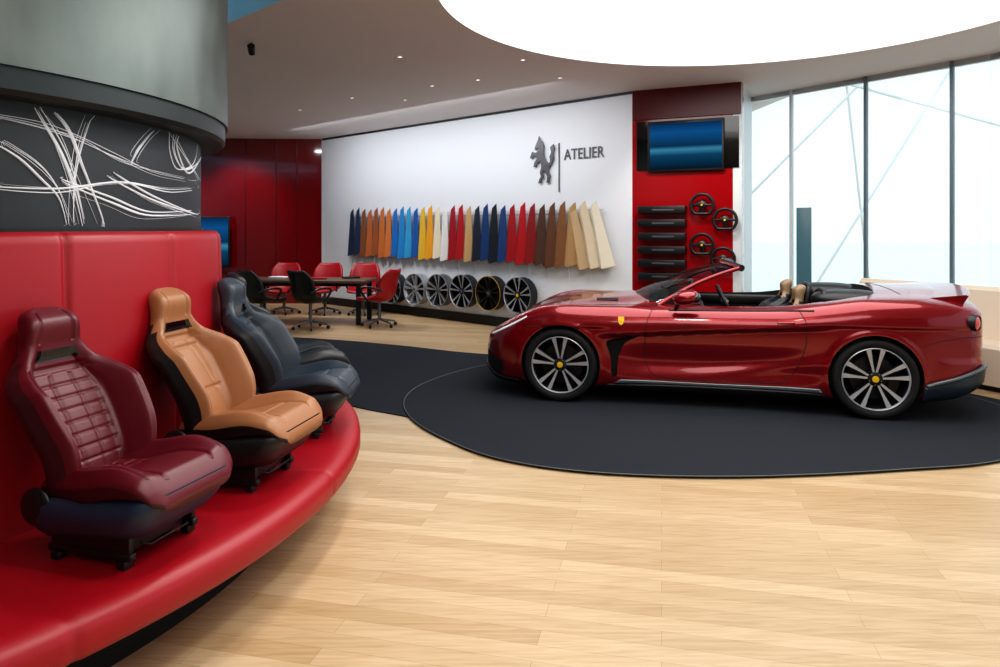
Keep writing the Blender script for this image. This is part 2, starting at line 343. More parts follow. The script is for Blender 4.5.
# ------------------------------------------------------------------ car seat builder
def build_seat_meshes(tag,cfront,cshell,cskirt,quilt=True,csec=None):
    mf=mat(tag+'_leather',cfront,.38,bump=.15,bscale=300); ms=mat(tag+'_shell',cshell,.45,bump=.05,bscale=200); mk=mat(tag+'_skirt',cskirt,.45); md=M['blackgloss']
    msec=mat(tag+'_side',csec,.45,bump=.1,bscale=300) if csec else mf
    H=.82; nv=170; ns=91; al=math.radians(21)
    T=np.linspace(0,1,nv); T=.6*(.5-.5*np.cos(T*math.pi))+.4*T
    w=sp([0,.08,.25,.42,.54,.62,.69,.75,.81,.88,.94,.98,1],[.20,.230,.255,.276,.282,.255,.205,.160,.132,.126,.116,.092,.045],T)
    bo=sp([0,.12,.30,.50,.60,.70,.80,1],[.05,.12,.155,.150,.105,.04,.012,.0],T)
    c=sp([0,.2,.45,.68,.78,.9,1],[0,.026,.005,-.024,-.002,.032,.012],T)
    th=sp([0,.3,.68,.76,.9,1],[.050,.038,.030,.03,.042,.02],T)
    th=th*np.sqrt(np.clip(1-np.abs(2*T-1)**14,0,1))+.002
    vs=[];fs=[];fm=[]
    sth=np.linspace(-math.pi/2,math.pi/2,ns)
    sf=.35*np.sin(sth)+.65*sth/(math.pi/2)
    for i,t in enumerate(T):
        v=t*H; ring=[]
        ce=.50+.05*math.sin(math.pi*min(1,t/.7))
        for s in sf:
            q=abs(s); m_=c[i]+bo[i]*float(sst(.44,.80,q))-.45*bo[i]*float(sst(.84,1.0,q)); e=math.sqrt(max(0,1-q**9))
            x=m_+th[i]*e
            if .05<t<.72: x-=.016*math.exp(-((q-ce)/.024)**2)
            if .05<t<.68: x-=.011*math.exp(-((q-.79)/.018)**2)
            if quilt and .10<t<.64 and q<ce-.04:
                g=((v/.056)%1)-.5; x-=.009*math.exp(-(g*.056/.0045)**2)
                x-=.010*math.exp(-((q-.19)/.022)**2)
            if not quilt and .10<t<.64 and q<ce-.04:
                x-=.009*math.exp(-(((q+ (t-.35)*.5)-.34)/.02)**2)
                x-=.009*math.exp(-((t-.30)/.010)**2)+.009*math.exp(-((t-.60)/.010)**2)
            if abs(t-.668)<.02 and q<.6: x-=.012
            if t>.80 and t<.97: x-=.008*math.exp(-((q-.60)/.05)**2)
            ring.append((x,w[i]*s))
        for s in sf[::-1][1:-1]:
            q=abs(s); m_=c[i]+bo[i]*.55*float(sst(.3,.95,q)); e=math.sqrt(max(0,1-q**4)); ring.append((m_-(th[i]*1.2+.014)*e-.006,w[i]*s))
        for (x,y) in ring: vs.append((x*math.cos(al)-v*math.sin(al),y,x*math.sin(al)+v*math.cos(al)))
    R=2*ns-2
    for i in range(nv-1):
        for j in range(R):
            fs.append((i*R+j,i*R+(j+1)%R,(i+1)*R+(j+1)%R,(i+1)*R+j))
            if j<ns-1:
                q=abs(sf[j]+sf[j+1])/2; k=0
                if .705<T[i]<.765 and q<.60: k=2
                elif q>.5 and T[i]<.7: k=3
                if T[i]<.72 and q>.93: k=1
                fm.append(k)
            else: fm.append(1 if not(T[i]>.78) else 0)
    fs.append(list(range(R))); fm.append(1); fs.append([(nv-1)*R+j for j in range(R)]); fm.append(0)
    o=mobj('tmp',vs,fs,[mf,ms,md,msec],None,True,fm); back=o.data; bpy.data.objects.remove(o)
    nu=100; U=np.linspace(0,1,nu); U2=.5*U+.5*(.5-.5*np.cos(U*math.pi)); L=.56
    w=sp([0,.2,.6,.85,.95,1],[.215,.235,.265,.262,.240,.19],U2); bo=sp([0,.3,.7,.9,1],[.05,.065,.045,.012,.0],U2)
    hz=sp([0,.3,.7,.88,1],[.0,-.010,.02,.016,-.04],U2); th=.046*np.sqrt(np.clip(1-np.abs(2*U2-1)**8,0,1))+.002
    vs=[];fs=[];fm=[]
    for i,u in enumerate(U2):
        ring=[]
        for s in sf:
            q=abs(s); z=hz[i]+bo[i]*float(sst(.5,.80,q))-.35*bo[i]*float(sst(.84,1,q))+th[i]*math.sqrt(max(0,1-q**7))
            if u<.93: z-=.012*math.exp(-((q-.52)/.024)**2)
            if u<.9: z-=.007*math.exp(-((q-.81)/.018)**2)
            if quilt and .12<u<.45 and q<.48:
                g=((u*L/.06)%1)-.5; z-=.010*math.exp(-(g*.06/.006)**2); z-=.009*math.exp(-((q-.19)/.022)**2)
            if not quilt: z-=.009*math.exp(-((u-.70)/.014)**2)*(q<.5)
            ring.append((z,w[i]*s))
        for s in sf[::-1][1:-1]:
            q=abs(s); ring.append((hz[i]-.036*math.sqrt(max(0,1-q**7)),w[i]*s))
        for z,y in ring: vs.append((u*L,y,z))
    for i in range(nu-1):
        for j in range(R):
            fs.append((i*R+j,i*R+(j+1)%R,(i+1)*R+(j+1)%R,(i+1)*R+j)); 
            q=abs(sf[j]+sf[j+1])/2 if j<ns-1 else 0
            fm.append((3 if (q>.52 and csec) else 0) if j<ns-1 else 1)
    fs.append(list(range(R))); fm.append(1); fs.append([(nu-1)*R+j for j in range(R)]); fm.append(0)
    o=mobj('tmp',vs,fs,[mf,ms,md,msec],None,True,fm); cush=o.data; bpy.data.objects.remove(o)
    return back,cush,mk,mf
def place_seat(name,ms,loc,rz,parent=None,scale=1,buckle=True,base=True):
    back,cush,mk,mf=ms
    e=empty(name,loc,rz,parent); e.scale=(scale,)*3
    o=bpy.data.objects.new('backrest_part',back); COL.objects.link(o); o.parent=e; o.location=(-.17,0,.19)
    o=bpy.data.objects.new('cushion',cush); COL.objects.link(o); o.parent=e; o.location=(-.20,0,.26); o.rotation_euler=(0,math.radians(-5),0)
    if base:
        vs=[];fs=[]
        pr=[(.240,.272),(.264,.250),(.268,.200),(.256,.155),(.215,.115)]
        out=[]
        for (hw,z) in pr:
            x1=.352-max(0,(.25-z))*.6; x0=-.23; zf=.03
            r=.085; ring=[]
            for (cx,cy,a0) in ((x1-r,hw-r,0),(x0+r,hw-r,90),(x0+r,-hw+r,180),(x1-r,-hw+r,270)):
                for k in range(6):
                    a=math.radians(a0+90*k/5); xx=cx+r*math.cos(a); ring.append((xx,cy+r*math.sin(a),z+zf*(xx/.35)))
            out.append(ring)
        R=len(out[0])
        for rg in out: vs+=rg
        for i in range(len(out)-1):
            for j in range(R): fs.append((i*R+j,i*R+(j+1)%R,(i+1)*R+(j+1)%R,(i+1)*R+j))
        fs.append(list(range(R))); fs.append([(len(out)-1)*R+j for j in range(R)])
        mobj('skirt',vs,fs,mk,e,True,angle=60)
        for sy in (-.17,.17):
            box('rail',(.0,sy,.045),(.40,.035,.03),M['black'],e,bev=.006)
            box('rail_slider',(.0,sy,.09),(.38,.026,.08),M['black'],e,bev=.006)
            for sx in (-.16,.16):
                box('foot',(sx,sy,.017),(.04,.05,.034),M['black'],e,bev=.005)
            ellipsoid('recliner_cover',(-.19,sy*1.45,.225),(.075,.022,.075),M['black'],e)
        tube('adjust_bar',[(.18,-.12,.08),(.215,-.10,.07),(.215,.10,.07),(.18,.12,.08)],.006,M['black'],e)
        box('cross_brace',(-.12,0,.07),(.03,.33,.03),M['black'],e)
        box('mechanism_box',(.0,0,.095),(.34,.29,.10),M['black'],e,bev=.015)
        if buckle:
            box('buckle',(-.10,.27,.29),(.03,.02,.09),M['black'],e,rot=(0,-.2,0),bev=.006); box('buckle_button',(-.108,.27,.332),(.02,.016,.012),M['tail'],e,rot=(0,-.2,0))
    return e
s_bur=build_seat_meshes('burgundy_seat',srgb(94,13,29),srgb(58,9,19),srgb(30,46,70))
s_tan=build_seat_meshes('tan_seat',srgb(158,108,72),srgb(20,19,19),srgb(20,20,22),quilt=False)
s_nav=build_seat_meshes('navy_seat',srgb(56,66,78),srgb(22,24,28),srgb(20,22,26),quilt=False,csec=srgb(40,50,62))
s_blk=build_seat_meshes('black_seat',srgb(26,28,32),srgb(18,18,20),srgb(18,18,20))
def ringpos(r,a): return (DC[0]+r*math.cos(math.radians(a)),DC[1]+r*math.sin(math.radians(a)),.452)
place_seat('car_seat',s_bur,ringpos(2.53,-25.6),math.radians(-16),scale=.92)
place_seat('car_seat',s_tan,ringpos(2.48,-8.8),math.radians(-11),scale=.94)
place_seat('car_seat',s_nav,ringpos(2.53,9.2),math.radians(1),scale=.94)
place_seat('car_seat',s_blk,ringpos(2.54,26),math.radians(26),scale=.94)
# ------------------------------------------------------------------ wheels
def build_rim(e,r=.262,face=-.115,depth=.22,mrim=None,mspoke=None,cap=None,caliper=True,sw_=1.0):
    mrim=mrim or M['gun']; mspoke=mspoke or M['silver']
    lathe('rim_barrel',[(r+.004,face-.004),(r+.006,face+.01),(r-.006,face+.03),(r-.02,face+.06),(r-.022,face+depth),(r-.005,face+depth),(r+.0,face+depth-.01),(r-.012,face+.06)],mrim,e,seg=72,axis='y')
    lathe('rim_lip',[(r+.005,face-.006),(r-.001,face-.009),(r-.007,face-.002),(r-.009,face+.01),(r+.002,face+.008)],mspoke,e,seg=72,axis='y')
    vs=[];fs=[];fm=[]
    for k in range(5):
        a0=math.radians(90+72*k)
        for sg in (-1,1):
            a_in=a0+sg*math.radians(11); a_out=a0+sg*math.radians(12.5)
            P0=np.array([math.cos(a_in)*.05,math.sin(a_in)*.05]); P1=np.array([math.cos(a_out)*(r-.006),math.sin(a_out)*(r-.006)])
            d=P1-P0; d/=np.linalg.norm(d); nrm=np.array([-d[1],d[0]])
            b=len(vs)
            for (P,hw,yf,yb) in ((P0,.010*sw_,face+.020,face+.06),((P0*.5+P1*.5),.014*sw_,face+.010,face+.05),(P1,.024*sw_,face-.004,face+.03)):
                for (ss,yy) in ((-1,yb),(-.85,yf),(.85,yf),(1,yb)):
                    q=P+nrm*hw*ss; vs.append((q[0],yy,q[1]))
            for s_ in range(2):
                for j in range(4):
                    a=b+s_*4+j; c=b+s_*4+(j+1)%4; fs.append((a,c,c+4,a+4)); fm.append(0 if j==1 else 1)
            fs.append([b,b+1,b+2,b+3]);fm.append(1); fs.append([b+8,b+9,b+10,b+11]);fm.append(1)
    mobj('spokes',vs,fs,[mspoke,mrim],e,fm=fm)
    lathe('hub',[(.0,face+.006),(.03,face+.006),(.058,face+.016),(.066,face+.04),(.066,face+.07),(0,face+.07)],mrim,e,seg=40,axis='y',closed=False)
    lathe('hub_cap',[(0,face-.0),(.026,face+.001),(.029,face+.008),(0,face+.008)],cap or M['yellow'],e,seg=32,axis='y',closed=False)
    for k in range(5):
        a=math.radians(90+36+72*k); lathe('bolt',[(0,face+.004),(.008,face+.004),(.008,face+.02)],M['chrome'],e,seg=12,axis='y',closed=False,center=(.045*math.cos(a),0.008,.045*math.sin(a)))
    if caliper:
        lathe('brake_disc',[(.05,face+.095),(.185,face+.095),(.185,face+.12),(.05,face+.12)],M['gun'],e,seg=48,axis='y')
def build_wheel(e,R=.345):
    f=-.12
    tp=[(.262,f+.01),(.275,f-.008),(.30,f-.018),(.325,f-.010),(R-.008,f+.015),(R,f+.04),(R,f+.20),(R-.008,f+.225),(.32,f+.25),(.28,f+.25),(.262,f+.23),(.24,f+.12)]
    lathe('tyre',tp,M['rubber'],e,seg=96,axis='y')
    build_rim(e,face=f)
    vs=[];fs=[] ; n=12
    for i in range(n+1):
        a=math.radians(-35+70*i/n)
        for (r,y) in ((.12,f+.075),(.205,f+.075),(.205,f+.14),(.12,f+.14)): vs.append((r*math.cos(a),y,r*math.sin(a)))
    for i in range(n):
        for j in range(4): fs.append((i*4+j,i*4+(j+1)%4,(i+1)*4+(j+1)%4,(i+1)*4+j))
    fs+= [(0,1,2,3),(n*4,n*4+1,n*4+2,n*4+3)]
    mobj('brake_caliper',vs,fs,M['gun'],e)
# ------------------------------------------------------------------ CAR
car=empty('convertible_sports_car',(.785,7.50,.018),math.radians(-13.54)); car.scale=(1.012,1.0,1.0)
X=[-.83,-.81,-.77,-.69,-.56,-.38,-.18,0,.45,.9,1.4,1.9,2.3,2.67,3.0,3.22,3.40,3.51,3.565,3.585]
Wd=[.30,.44,.60,.745,.855,.925,.955,.970,.955,.930,.922,.938,.972,.988,.968,.928,.865,.78,.68,.60]
Zc=[.46,.52,.575,.640,.715,.800,.860,.895,.950,.985,.985,.985,1.005,1.060,1.085,1.090,1.08,1.055,1.01,.93]
Zs=[.44,.50,.560,.630,.712,.805,.872,.893,.890,.895,.90,.912,.965,1.015,1.020,1.005,.985,.965,.93,.87]
Z0=[.34,.27,.21,.165,.145,.135,.13,.13,.13,.13,.13,.13,.13,.14,.16,.19,.23,.28,.36,.42]
nx=280
tt=np.linspace(0,1,nx); xs=X[0]+(X[-1]-X[0])*(.55*tt+.45*(.5-.5*np.cos(tt*math.pi)))
W=sp(X,Wd,xs);ZC=sp(X,Zc,xs);ZS=sp(X,Zs,xs);ZB=sp(X,Z0,xs)
nr=130; rows=np.linspace(0,10,nr)
half=[]
for i,x in enumerate(xs):
    w,zc,zs,z0=W[i],ZC[i],ZS[i],ZB[i]; h=zs-z0
    waist=.955+.04*(1-float(sst(.35,.9,x)*(1-sst(1.9,2.4,x))))
    fy=[0,.82,.95,waist,1.0,.995,.955,.84,.60,.30,0]
    fz=[z0,z0,z0+.05*h/.75,z0+.30*h,z0+.60*h,z0+.78*h,z0+.93*h,zs,zs+(zc-zs)*.45,zs+(zc-zs)*.85,zc]
    if x<.8:
        k=float(sst(-.6,-.1,x)*(1-sst(.5,.9,x))); fz[8]-=.026*k; fz[7]+=.010*k
    ys=sp(range(11),fy,rows)*w; zz=sp(range(11),fz,rows)
    win_=float(sst(.30,.55,x)*(1-sst(2.05,2.45,x)))
    zl=.675+.070*(x-.8)
    ins=1-sst(zl-.045,zl+.008,zz)
    ret=sst(.22,.46,zz)
    ys=ys-.050*win_*ins*ret*(zz>.2)
    kr=float(sst(1.0,2.1,x)*(1-sst(2.2,2.5,x))); ys=ys+.022*kr*np.exp(-((zz-(.27+.14*(x-1.0)))/.06)**2)
    kk=float(sst(2.0,2.4,x)*(1-sst(3.3,3.55,x))); ys=ys-.018*kk*(1-sst(.765,.80,zz))*sst(.2,.5,zz)
    kf=float(sst(-.5,-.2,x)*(1-sst(.3,.5,x))); ys=ys-.012*kf*(1-sst(.69,.72,zz))*sst(.2,.5,zz)
    kb=float(sst(3.10,3.3,x)); ys=ys+.016*kb*(1-sst(.50,.53,zz))
    for xc in (0,2.67):
        d=np.sqrt((x-xc)**2+(zz-.35)**2); ys=ys+.010*np.exp(-((d-.385)/.03)**2)*(np.abs(ys)>.6)
    half.append((ys,zz))
vs=[];R=2*nr-2
for i,x in enumerate(xs):
    ys,zz=half[i]
    for j in range(nr): vs.append((x,-ys[j] if j not in(0,nr-1) else 0,zz[j]))
    for j in range(nr-2,0,-1): vs.append((x,ys[j],zz[j]))
fs=[]
for i in range(nx-1):
    for j in range(R): fs.append((i*R+j,i*R+(j+1)%R,(i+1)*R+(j+1)%R,(i+1)*R+j))
fs.append(list(range(R))); fs.append([(nx-1)*R+j for j in range(R)])
body=mobj('body_shell',vs,fs,[M['paint'],M['blackmatte']],None,True)
pre=BVHTree.FromPolygons([v.co[:] for v in body.data.vertices],[p.vertices[:] for p in body.data.polygons])
cuts=[]
def cyl_cut(x,z,r,y0,y1):
    n=96; v=[(x+r*math.cos(2*math.pi*i/n),y,z+r*math.sin(2*math.pi*i/n)) for y in(y0,y1) for i in range(n)]
    f=[list(range(n)),list(range(n,2*n))]+[(i,(i+1)%n,n+(i+1)%n,n+i) for i in range(n)]
    return mobj('cut',v,f,[M['blackmatte']])
for x in (0,2.67):
    for s in (-1,1): cuts.append(cyl_cut(x,.350,.370,s*.62,s*1.2))
def recess(poly,s,y0=.86,y1=1.2):
    n=len(poly); v=[(x,s*y,z) for y in(y0,y1) for (x,z) in poly]
    f=[list(range(n)),list(range(n,2*n))]+[(i,(i+1)%n,n+(i+1)%n,n+i) for i in range(n)]
    return mobj('cut',v,f,[M['blackmatte']])
for s in (-1,1):
    cuts.append(recess(closed_spline([(.425,.57),(.50,.605),(.62,.628),(.70,.628),(.60,.57),(.545,.47),(.525,.36),(.52,.27),(.475,.255),(.47,.36),(.455,.46)],4),s))
cp=[(.98,0),(1.0,.35),(1.08,.62),(1.25,.72),(1.6,.735),(2.1,.735),(2.5,.72),(2.70,.64),(2.78,.45),(2.81,0)]
cpp=cp+[(x,-y) for x,y in cp[::-1][1:-1]]
cuts.append(prism('cut',closed_spline(cpp,5),.42,1.6,[M['blackmatte']]))
for c in cuts:
    md=body.modifiers.new('b','BOOLEAN'); md.operation='DIFFERENCE'; md.solver='EXACT'; md.object=c
    try: md.material_mode='TRANSFER'
    except Exception: pass
dg=bpy.context.evaluated_depsgraph_get(); nm=bpy.data.meshes.new_from_object(body.evaluated_get(dg)); body.modifiers.clear(); body.data=nm
for c in cuts: bpy.data.objects.remove(c)
nm.polygons.foreach_set('use_smooth',[True]*len(nm.polygons)); nm.set_sharp_from_angle(angle=math.radians(32))
body.parent=car
def hit(x,z,side=-1,off=.003):
    loc,n,i,d=pre.ray_cast(Vector((x,side*3,z)),Vector((0,-side,0)))
    if loc is None: return None
    if n.y*side<0: n=-n
    return loc+n*off
def hitz(x,y,off=.003):
    loc,n,i,d=pre.ray_cast(Vector((x,y,3)),Vector((0,0,-1)))
    if loc is None: return None
    if n.z<0:n=-n
    return loc+n*off
def patch(name,c,m,nu=20,nv=10,side=-1,off=.004,top=False):
    vs=[]
    for i in range(nu+1):
        for j in range(nv+1):
            u,v=i/nu,j/nv
            p=[(1-u)*((1-v)*c[0][k]+v*c[3][k])+u*((1-v)*c[1][k]+v*c[2][k]) for k in (0,1)]
            h=hitz(p[0],p[1],off) if top else hit(p[0],p[1],side,off)
            if h is None: return None
            vs.append(h)
    fs=[(i*(nv+1)+j,(i+1)*(nv+1)+j,(i+1)*(nv+1)+j+1,i*(nv+1)+j+1) for i in range(nu) for j in range(nv)]
    return mobj(name,vs,fs,m,car,True)
def strip(name,top_pts,bot_pts,m,side=-1,off=.01,nu=40,nv=4):
    tx=np.linspace(0,len(top_pts)-1,nu+1); TX=sp(range(len(top_pts)),[p[0] for p in top_pts],tx);TZ=sp(range(len(top_pts)),[p[1] for p in top_pts],tx)
    BX=sp(range(len(bot_pts)),[p[0] for p in bot_pts],tx);BZ=sp(range(len(bot_pts)),[p[1] for p in bot_pts],tx)
    vs=[]
    for i in range(nu+1):
        for j in range(nv+1):
            v=j/nv; h=hit(BX[i]*(1-v)+TX[i]*v,BZ[i]*(1-v)+TZ[i]*v,side,off)
            if h is None: print('MISS',name); return None
            vs.append(h)
    fs=[(i*(nv+1)+j,(i+1)*(nv+1)+j,(i+1)*(nv+1)+j+1,i*(nv+1)+j+1) for i in range(nu) for j in range(nv)]
    o=mobj(name,vs,fs,m,car,True); md=o.modifiers.new('s','SOLIDIFY'); md.thickness=off*1.2; md.offset=0
    return o
def sline(name,pts,r,m,top=False,side=-1,off=.0,cyc=False,n=10):
    out=[]
    N=len(pts)
    for i in range(N-1):
        for k in range(n):
            t=k/n; p=(pts[i][0]*(1-t)+pts[i+1][0]*t,pts[i][1]*(1-t)+pts[i+1][1]*t)
            h=hitz(p[0],p[1],off) if top else hit(p[0],p[1],side,off)
            if h: out.append(h)
    h=hitz(*pts[-1],off) if top else hit(pts[-1][0],pts[-1][1],side,off)
    if h: out.append(h)
    return tube(name,out,r,m,car,res=2)
glass_dark=mat('headlamp_glass',srgb(24,26,32),.05,coat=1)
led=mat('led_strip',srgb(210,215,220),.2,emit=.4)
dif=mat('diffuser_grey',srgb(58,72,86),.3,metal=.5)
skl=mat('skirt_light_trim',srgb(120,128,134),.3,metal=.6)
for sd in (-1,1):
    t='near' if sd<0 else 'far'
    dp=[(.84,.885),(.80,.80),(.775,.70),(.77,.55),(.78,.40),(.84,.29),(.97,.255),(1.3,.25),(1.9,.26),(2.00,.31),(2.07,.42),(2.12,.55),(2.14,.68),(2.13,.80),(2.08,.91)]
    q=np.linspace(0,len(dp)-1,70); dpx=sp(range(len(dp)),[p[0] for p in dp],q); dpz=sp(range(len(dp)),[p[1] for p in dp],q)
    sline('door_gap_'+t,list(zip(dpx,dpz)),.0032,M['blackmatte'],side=sd,n=2)
    strip('side_skirt_'+t,[(.42,.19),(1.3,.20),(2.27,.20)],[(.40,.14),(1.3,.14),(2.29,.145)],M['black'],sd,.012,60)
    strip('skirt_blade_'+t,[(.55,.235),(1.3,.228),(2.24,.240)],[(.50,.205),(1.3,.206),(2.26,.21)],skl,sd,.014,60)
    strip('headlamp_'+t,[(-.70,.640),(-.48,.752),(-.20,.862)],[(-.72,.565),(-.48,.680),(-.24,.812)],glass_dark,sd,.005,30,6)
    strip('headlamp_strip_'+t,[(-.69,.592),(-.48,.700),(-.32,.784)],[(-.695,.580),(-.48,.688),(-.325,.774)],led,sd,.009,24,2)
    patch('front_intake_'+t,[(-.795,.29),(-.58,.22),(-.56,.34),(-.78,.41)],M['blackmatte'],12,8,side=sd,off=.005)
    strip('front_splitter_'+t,[(-.795,.30),(-.60,.20),(-.40,.185)],[(-.795,.265),(-.60,.165),(-.40,.14)],M['black'],sd,.014,24)
    strip('rear_diffuser_'+t,[(3.04,.30),(3.3,.37),(3.54,.46)],[(3.02,.165),(3.3,.215),(3.53,.335)],dif,sd,.016,30,6)
    strip('rear_bumper_blade_'+t,[(3.05,.325),(3.3,.395),(3.54,.485)],[(3.05,.30),(3.3,.37),(3.54,.46)],skl,sd,.022,30,2)
    sline('rear_shadow_line_'+t,[(3.03,.64),(3.2,.69),(3.38,.715),(3.53,.715)],.003,M['blackmatte'],side=sd)  # thin dark line painted in for the shadow curve at the rear
    strip('handle_'+t,[(1.90,.800),(2.04,.808)],[(1.90,.786),(2.04,.792)],M['paint'],sd,.012,10,2)
    strip('door_top_trim_'+t,[(.98,.880),(1.6,.89),(2.2,.912)],[(.98,.872),(1.6,.882),(2.2,.904)],M['black'],sd,.004,40,2)
    bv=[];c0=(.56,.775)
    shp=[(-.026,.036),(.026,.036),(.028,.0),(.018,-.025),(0,-.040),(-.018,-.025),(-.028,0)]
    for (a,b) in shp:
        h=hit(c0[0]+a,c0[1]+b,sd,.006)
        if h: bv.append(h)
    if len(bv)>3: mobj('fender_badge_'+t,bv,[list(range(len(bv)))],M['yellow'],car)
    h=hit(3.45,.835,sd,0); rr=.07
    if h:
        e=empty('tail_lamp_'+t,h,0,car); e.rotation_euler=(0,0,math.radians(50 if sd<0 else 130))
        lathe('lamp_ring',[(rr,-.02),(rr-.006,-.028),(rr-.012,-.02),(rr-.012,.04),(rr,.04)],M['black'],e,seg=40,axis='y')
        lathe('lamp_lens',[(0,-.034),(.03,-.031),(rr-.012,-.020),(rr-.012,.02)],M['tail'],e,seg=40,axis='y',closed=False)
for sy in (-1,1):
    sline('hood_gap_%d'%(sy+1),[(-.66,sy*.45),(-.4,sy*.62),(0,sy*.70),(.5,sy*.72),(.88,sy*.72)],.003,M['blackmatte'],top=True)
    patch('hood_vent_%d'%(sy+1),[(.28,sy*.34),(.50,sy*.38),(.50,sy*.46),(.29,sy*.42)],M['blackmatte'],10,6,top=True)
sline('trunk_gap',[(2.95,-.62),(2.92,0),(2.95,.62)],.003,M['blackmatte'],top=True)
patch('cowl',[(.80,-.60),(.80,.60),(.98,.64),(.98,-.64)],M['blackmatte'],8,30,top=True)
sv=[];n=30
for i in range(n+1):
    y=-.72+1.44*i/n; xx=3.53-.15*(abs(y)/.72)**2.4; z=1.055-.045*(abs(y)/.72)**2
    sv+= [(xx-.22,y,z+.018),(xx+.05,y,z+.048),(xx+.065,y,z+.036),(xx+.02,y,z-.04)]
sf_=[]
for i in range(n):
    for j in range(4): sf_.append((i*4+j,i*4+(j+1)%4,(i+1)*4+(j+1)%4,(i+1)*4+j))
sf_+= [(0,1,2,3),(n*4,n*4+1,n*4+2,n*4+3)]
mobj('rear_spoiler',sv,sf_,M['paint'],car,True,angle=35)
box('front_grille',(-.805,0,.37),(.06,.8,.15),M['blackmatte'],car,bev=.02)
box('rear_fascia',(3.57,0,.60),(.05,1.05,.22),M['blackmatte'],car,bev=.02)
for sy in (-1,1):
    for k in (0,1):
        o=lathe('exhaust',[(.045,-.06),(.045,.06),(.036,.06),(.036,-.06)],M['chrome'],car,seg=24,axis='y')
        o.location=(3.52,sy*(.52+.11*k),.34); o.rotation_euler=(0,0,math.pi/2)
nb=24; wv=[];
def ws(u,v):
    xb=.62+.27*abs(u)**2; zb=.955-.055*abs(u)**2; yb=.70*u
    xt=1.50+.12*abs(u)**2; zt=1.285-.03*abs(u)**2.5; yt=.555*u
    b=.035*math.sin(math.pi*v)
    return (xb+(xt-xb)*v-b*.3,yb+(yt-yb)*v,zb+(zt-zb)*v+b)
for i in range(nb+1):
    for j in range(9): wv.append(ws(-1+2*i/nb,j/8))
mobj('windscreen',wv,[(i*9+j,(i+1)*9+j,(i+1)*9+j+1,i*9+j+1) for i in range(nb) for j in range(8)],M['carglass'],car,True)
for s,t in((-1,'near'),(1,'far')):
    tube('a_pillar_'+t,[ws(s,j/10) for j in range(11)],.020,M['paint'],car,radii=[1.6,1.35]+[1]*9,smooth=True)
    tube('a_pillar_seal_'+t,[tuple(np.array(ws(s*.97,j/10))+np.array((.016,0,-.004))) for j in range(11)],.014,M['black'],car)
tube('header_rail',[tuple(np.array(ws(-1+2*i/16,1))+np.array((.02,0,0))) for i in range(17)],.032,M['black'],car,smooth=True)
tube('header_cap',[tuple(np.array(ws(-1+2*i/16,1))+np.array((-.02,0,.008))) for i in range(17)],.016,M['paint'],car,smooth=True)
ellipsoid('rearview_mirror',(1.42,0,1.20),(.02,.11,.035),M['black'],car,p=.8)
for s,t in((-1,'near'),(1,'far')):
    ellipsoid('mirror_housing_'+t,(1.13,s*1.0,1.01),(.115,.13,.066),M['paint'],car,rot=(0,math.radians(-8),0),p=.82)
    ellipsoid('mirror_glass_'+t,(1.21,s*1.0,1.01),(.045,.11,.052),M['blackgloss'],car,p=.85)
    tube('mirror_stalk_'+t,[(1.04,s*.88,.885),(1.06,s*.93,.93),(1.09,s*.98,.975)],.018,M['black'],car)
    box('door_card_'+t,(1.62,s*.755,.84),(1.15,.07,.12),M['black'],car,bev=.03)
bm_=M['black']
n=20;dv=[];df=[]
for i in range(n+1):
    y=-.70+1.4*i/n
    for (x,z) in ((.95,.94),(1.05,.965),(1.2,.95),(1.30,.90),(1.32,.80),(1.25,.65),(.95,.65)): dv.append((x,y,z+.02*math.exp(-((y+.37)/.14)**2)*(1 if x>1.0 else 0)))
for i in range(n):
    for j in range(7): df.append((i*7+j,i*7+(j+1)%7,(i+1)*7+(j+1)%7,(i+1)*7+j))
df+= [tuple(range(7)),tuple(n*7+j for j in range(7))]
mobj('dashboard',dv,df,bm_,car,True,angle=50)
def steering(e,R=.175,tubew=.016,accent=None):
    pts=[]
    for i in range(48):
        a=2*math.pi*i/48; x=R*math.cos(a); z=R*math.sin(a)
        if z<-R*.80: z=-R*.80
        pts.append((x,0,z))
    tube('wheel_grip',pts,tubew,accent or M['black'],e,cyc=True)
    lathe('wheel_hub',[(0,-.035),(.035,-.033),(.055,-.02),(.058,.02),(0,.02)],M['black'],e,seg=32,axis='y',closed=False)
    lathe('wheel_emblem',[(0,-.040),(.013,-.039),(.015,-.03)],M['yellow'],e,seg=24,axis='y',closed=False)
    for a in (0,180,265,275):
        a=math.radians(a); tube('wheel_spoke',[(.04*math.cos(a),-.01,.04*math.sin(a)),(R*.95*math.cos(a),0,max(-R*.8,R*.95*math.sin(a)))],.013,M['black'],e,radii=[1.8,.9])
sw=empty('steering_wheel_car',(1.50,-.37,.91),0,car); sw.rotation_euler=(math.radians(-22),0,math.radians(90)); steering(sw)
box('centre_console',(1.75,0,.62),(1.3,.22,.28),bm_,car,bev=.04)
s_crm=build_seat_meshes('sports_seat',srgb(150,122,92),srgb(22,26,32),srgb(20,20,22),quilt=False,csec=srgb(24,28,36))
for y in (-.37,.37):
    place_seat('front_seat',s_crm,(1.82,y,.30),math.pi,car,scale=.83,buckle=False,base=False)
    place_seat('rear_seat',s_blk,(2.43,y*.9,.40),math.pi,car,scale=.64,buckle=False,base=False)
    tube('roll_hoop',[(2.32,y-.2,.80),(2.35,y-.19,.99),(2.36,y-.12,1.05),(2.36,y+.12,1.05),(2.35,y+.19,.99),(2.32,y+.2,.80)],.024,bm_,car,smooth=True)
    ellipsoid('tonneau_hump',(2.58,y*1.15,.965),(.32,.22,.10),bm_,car,p=.8)
box('tonneau_shelf',(2.60,0,.93),(.36,1.2,.06),bm_,car,bev=.02)
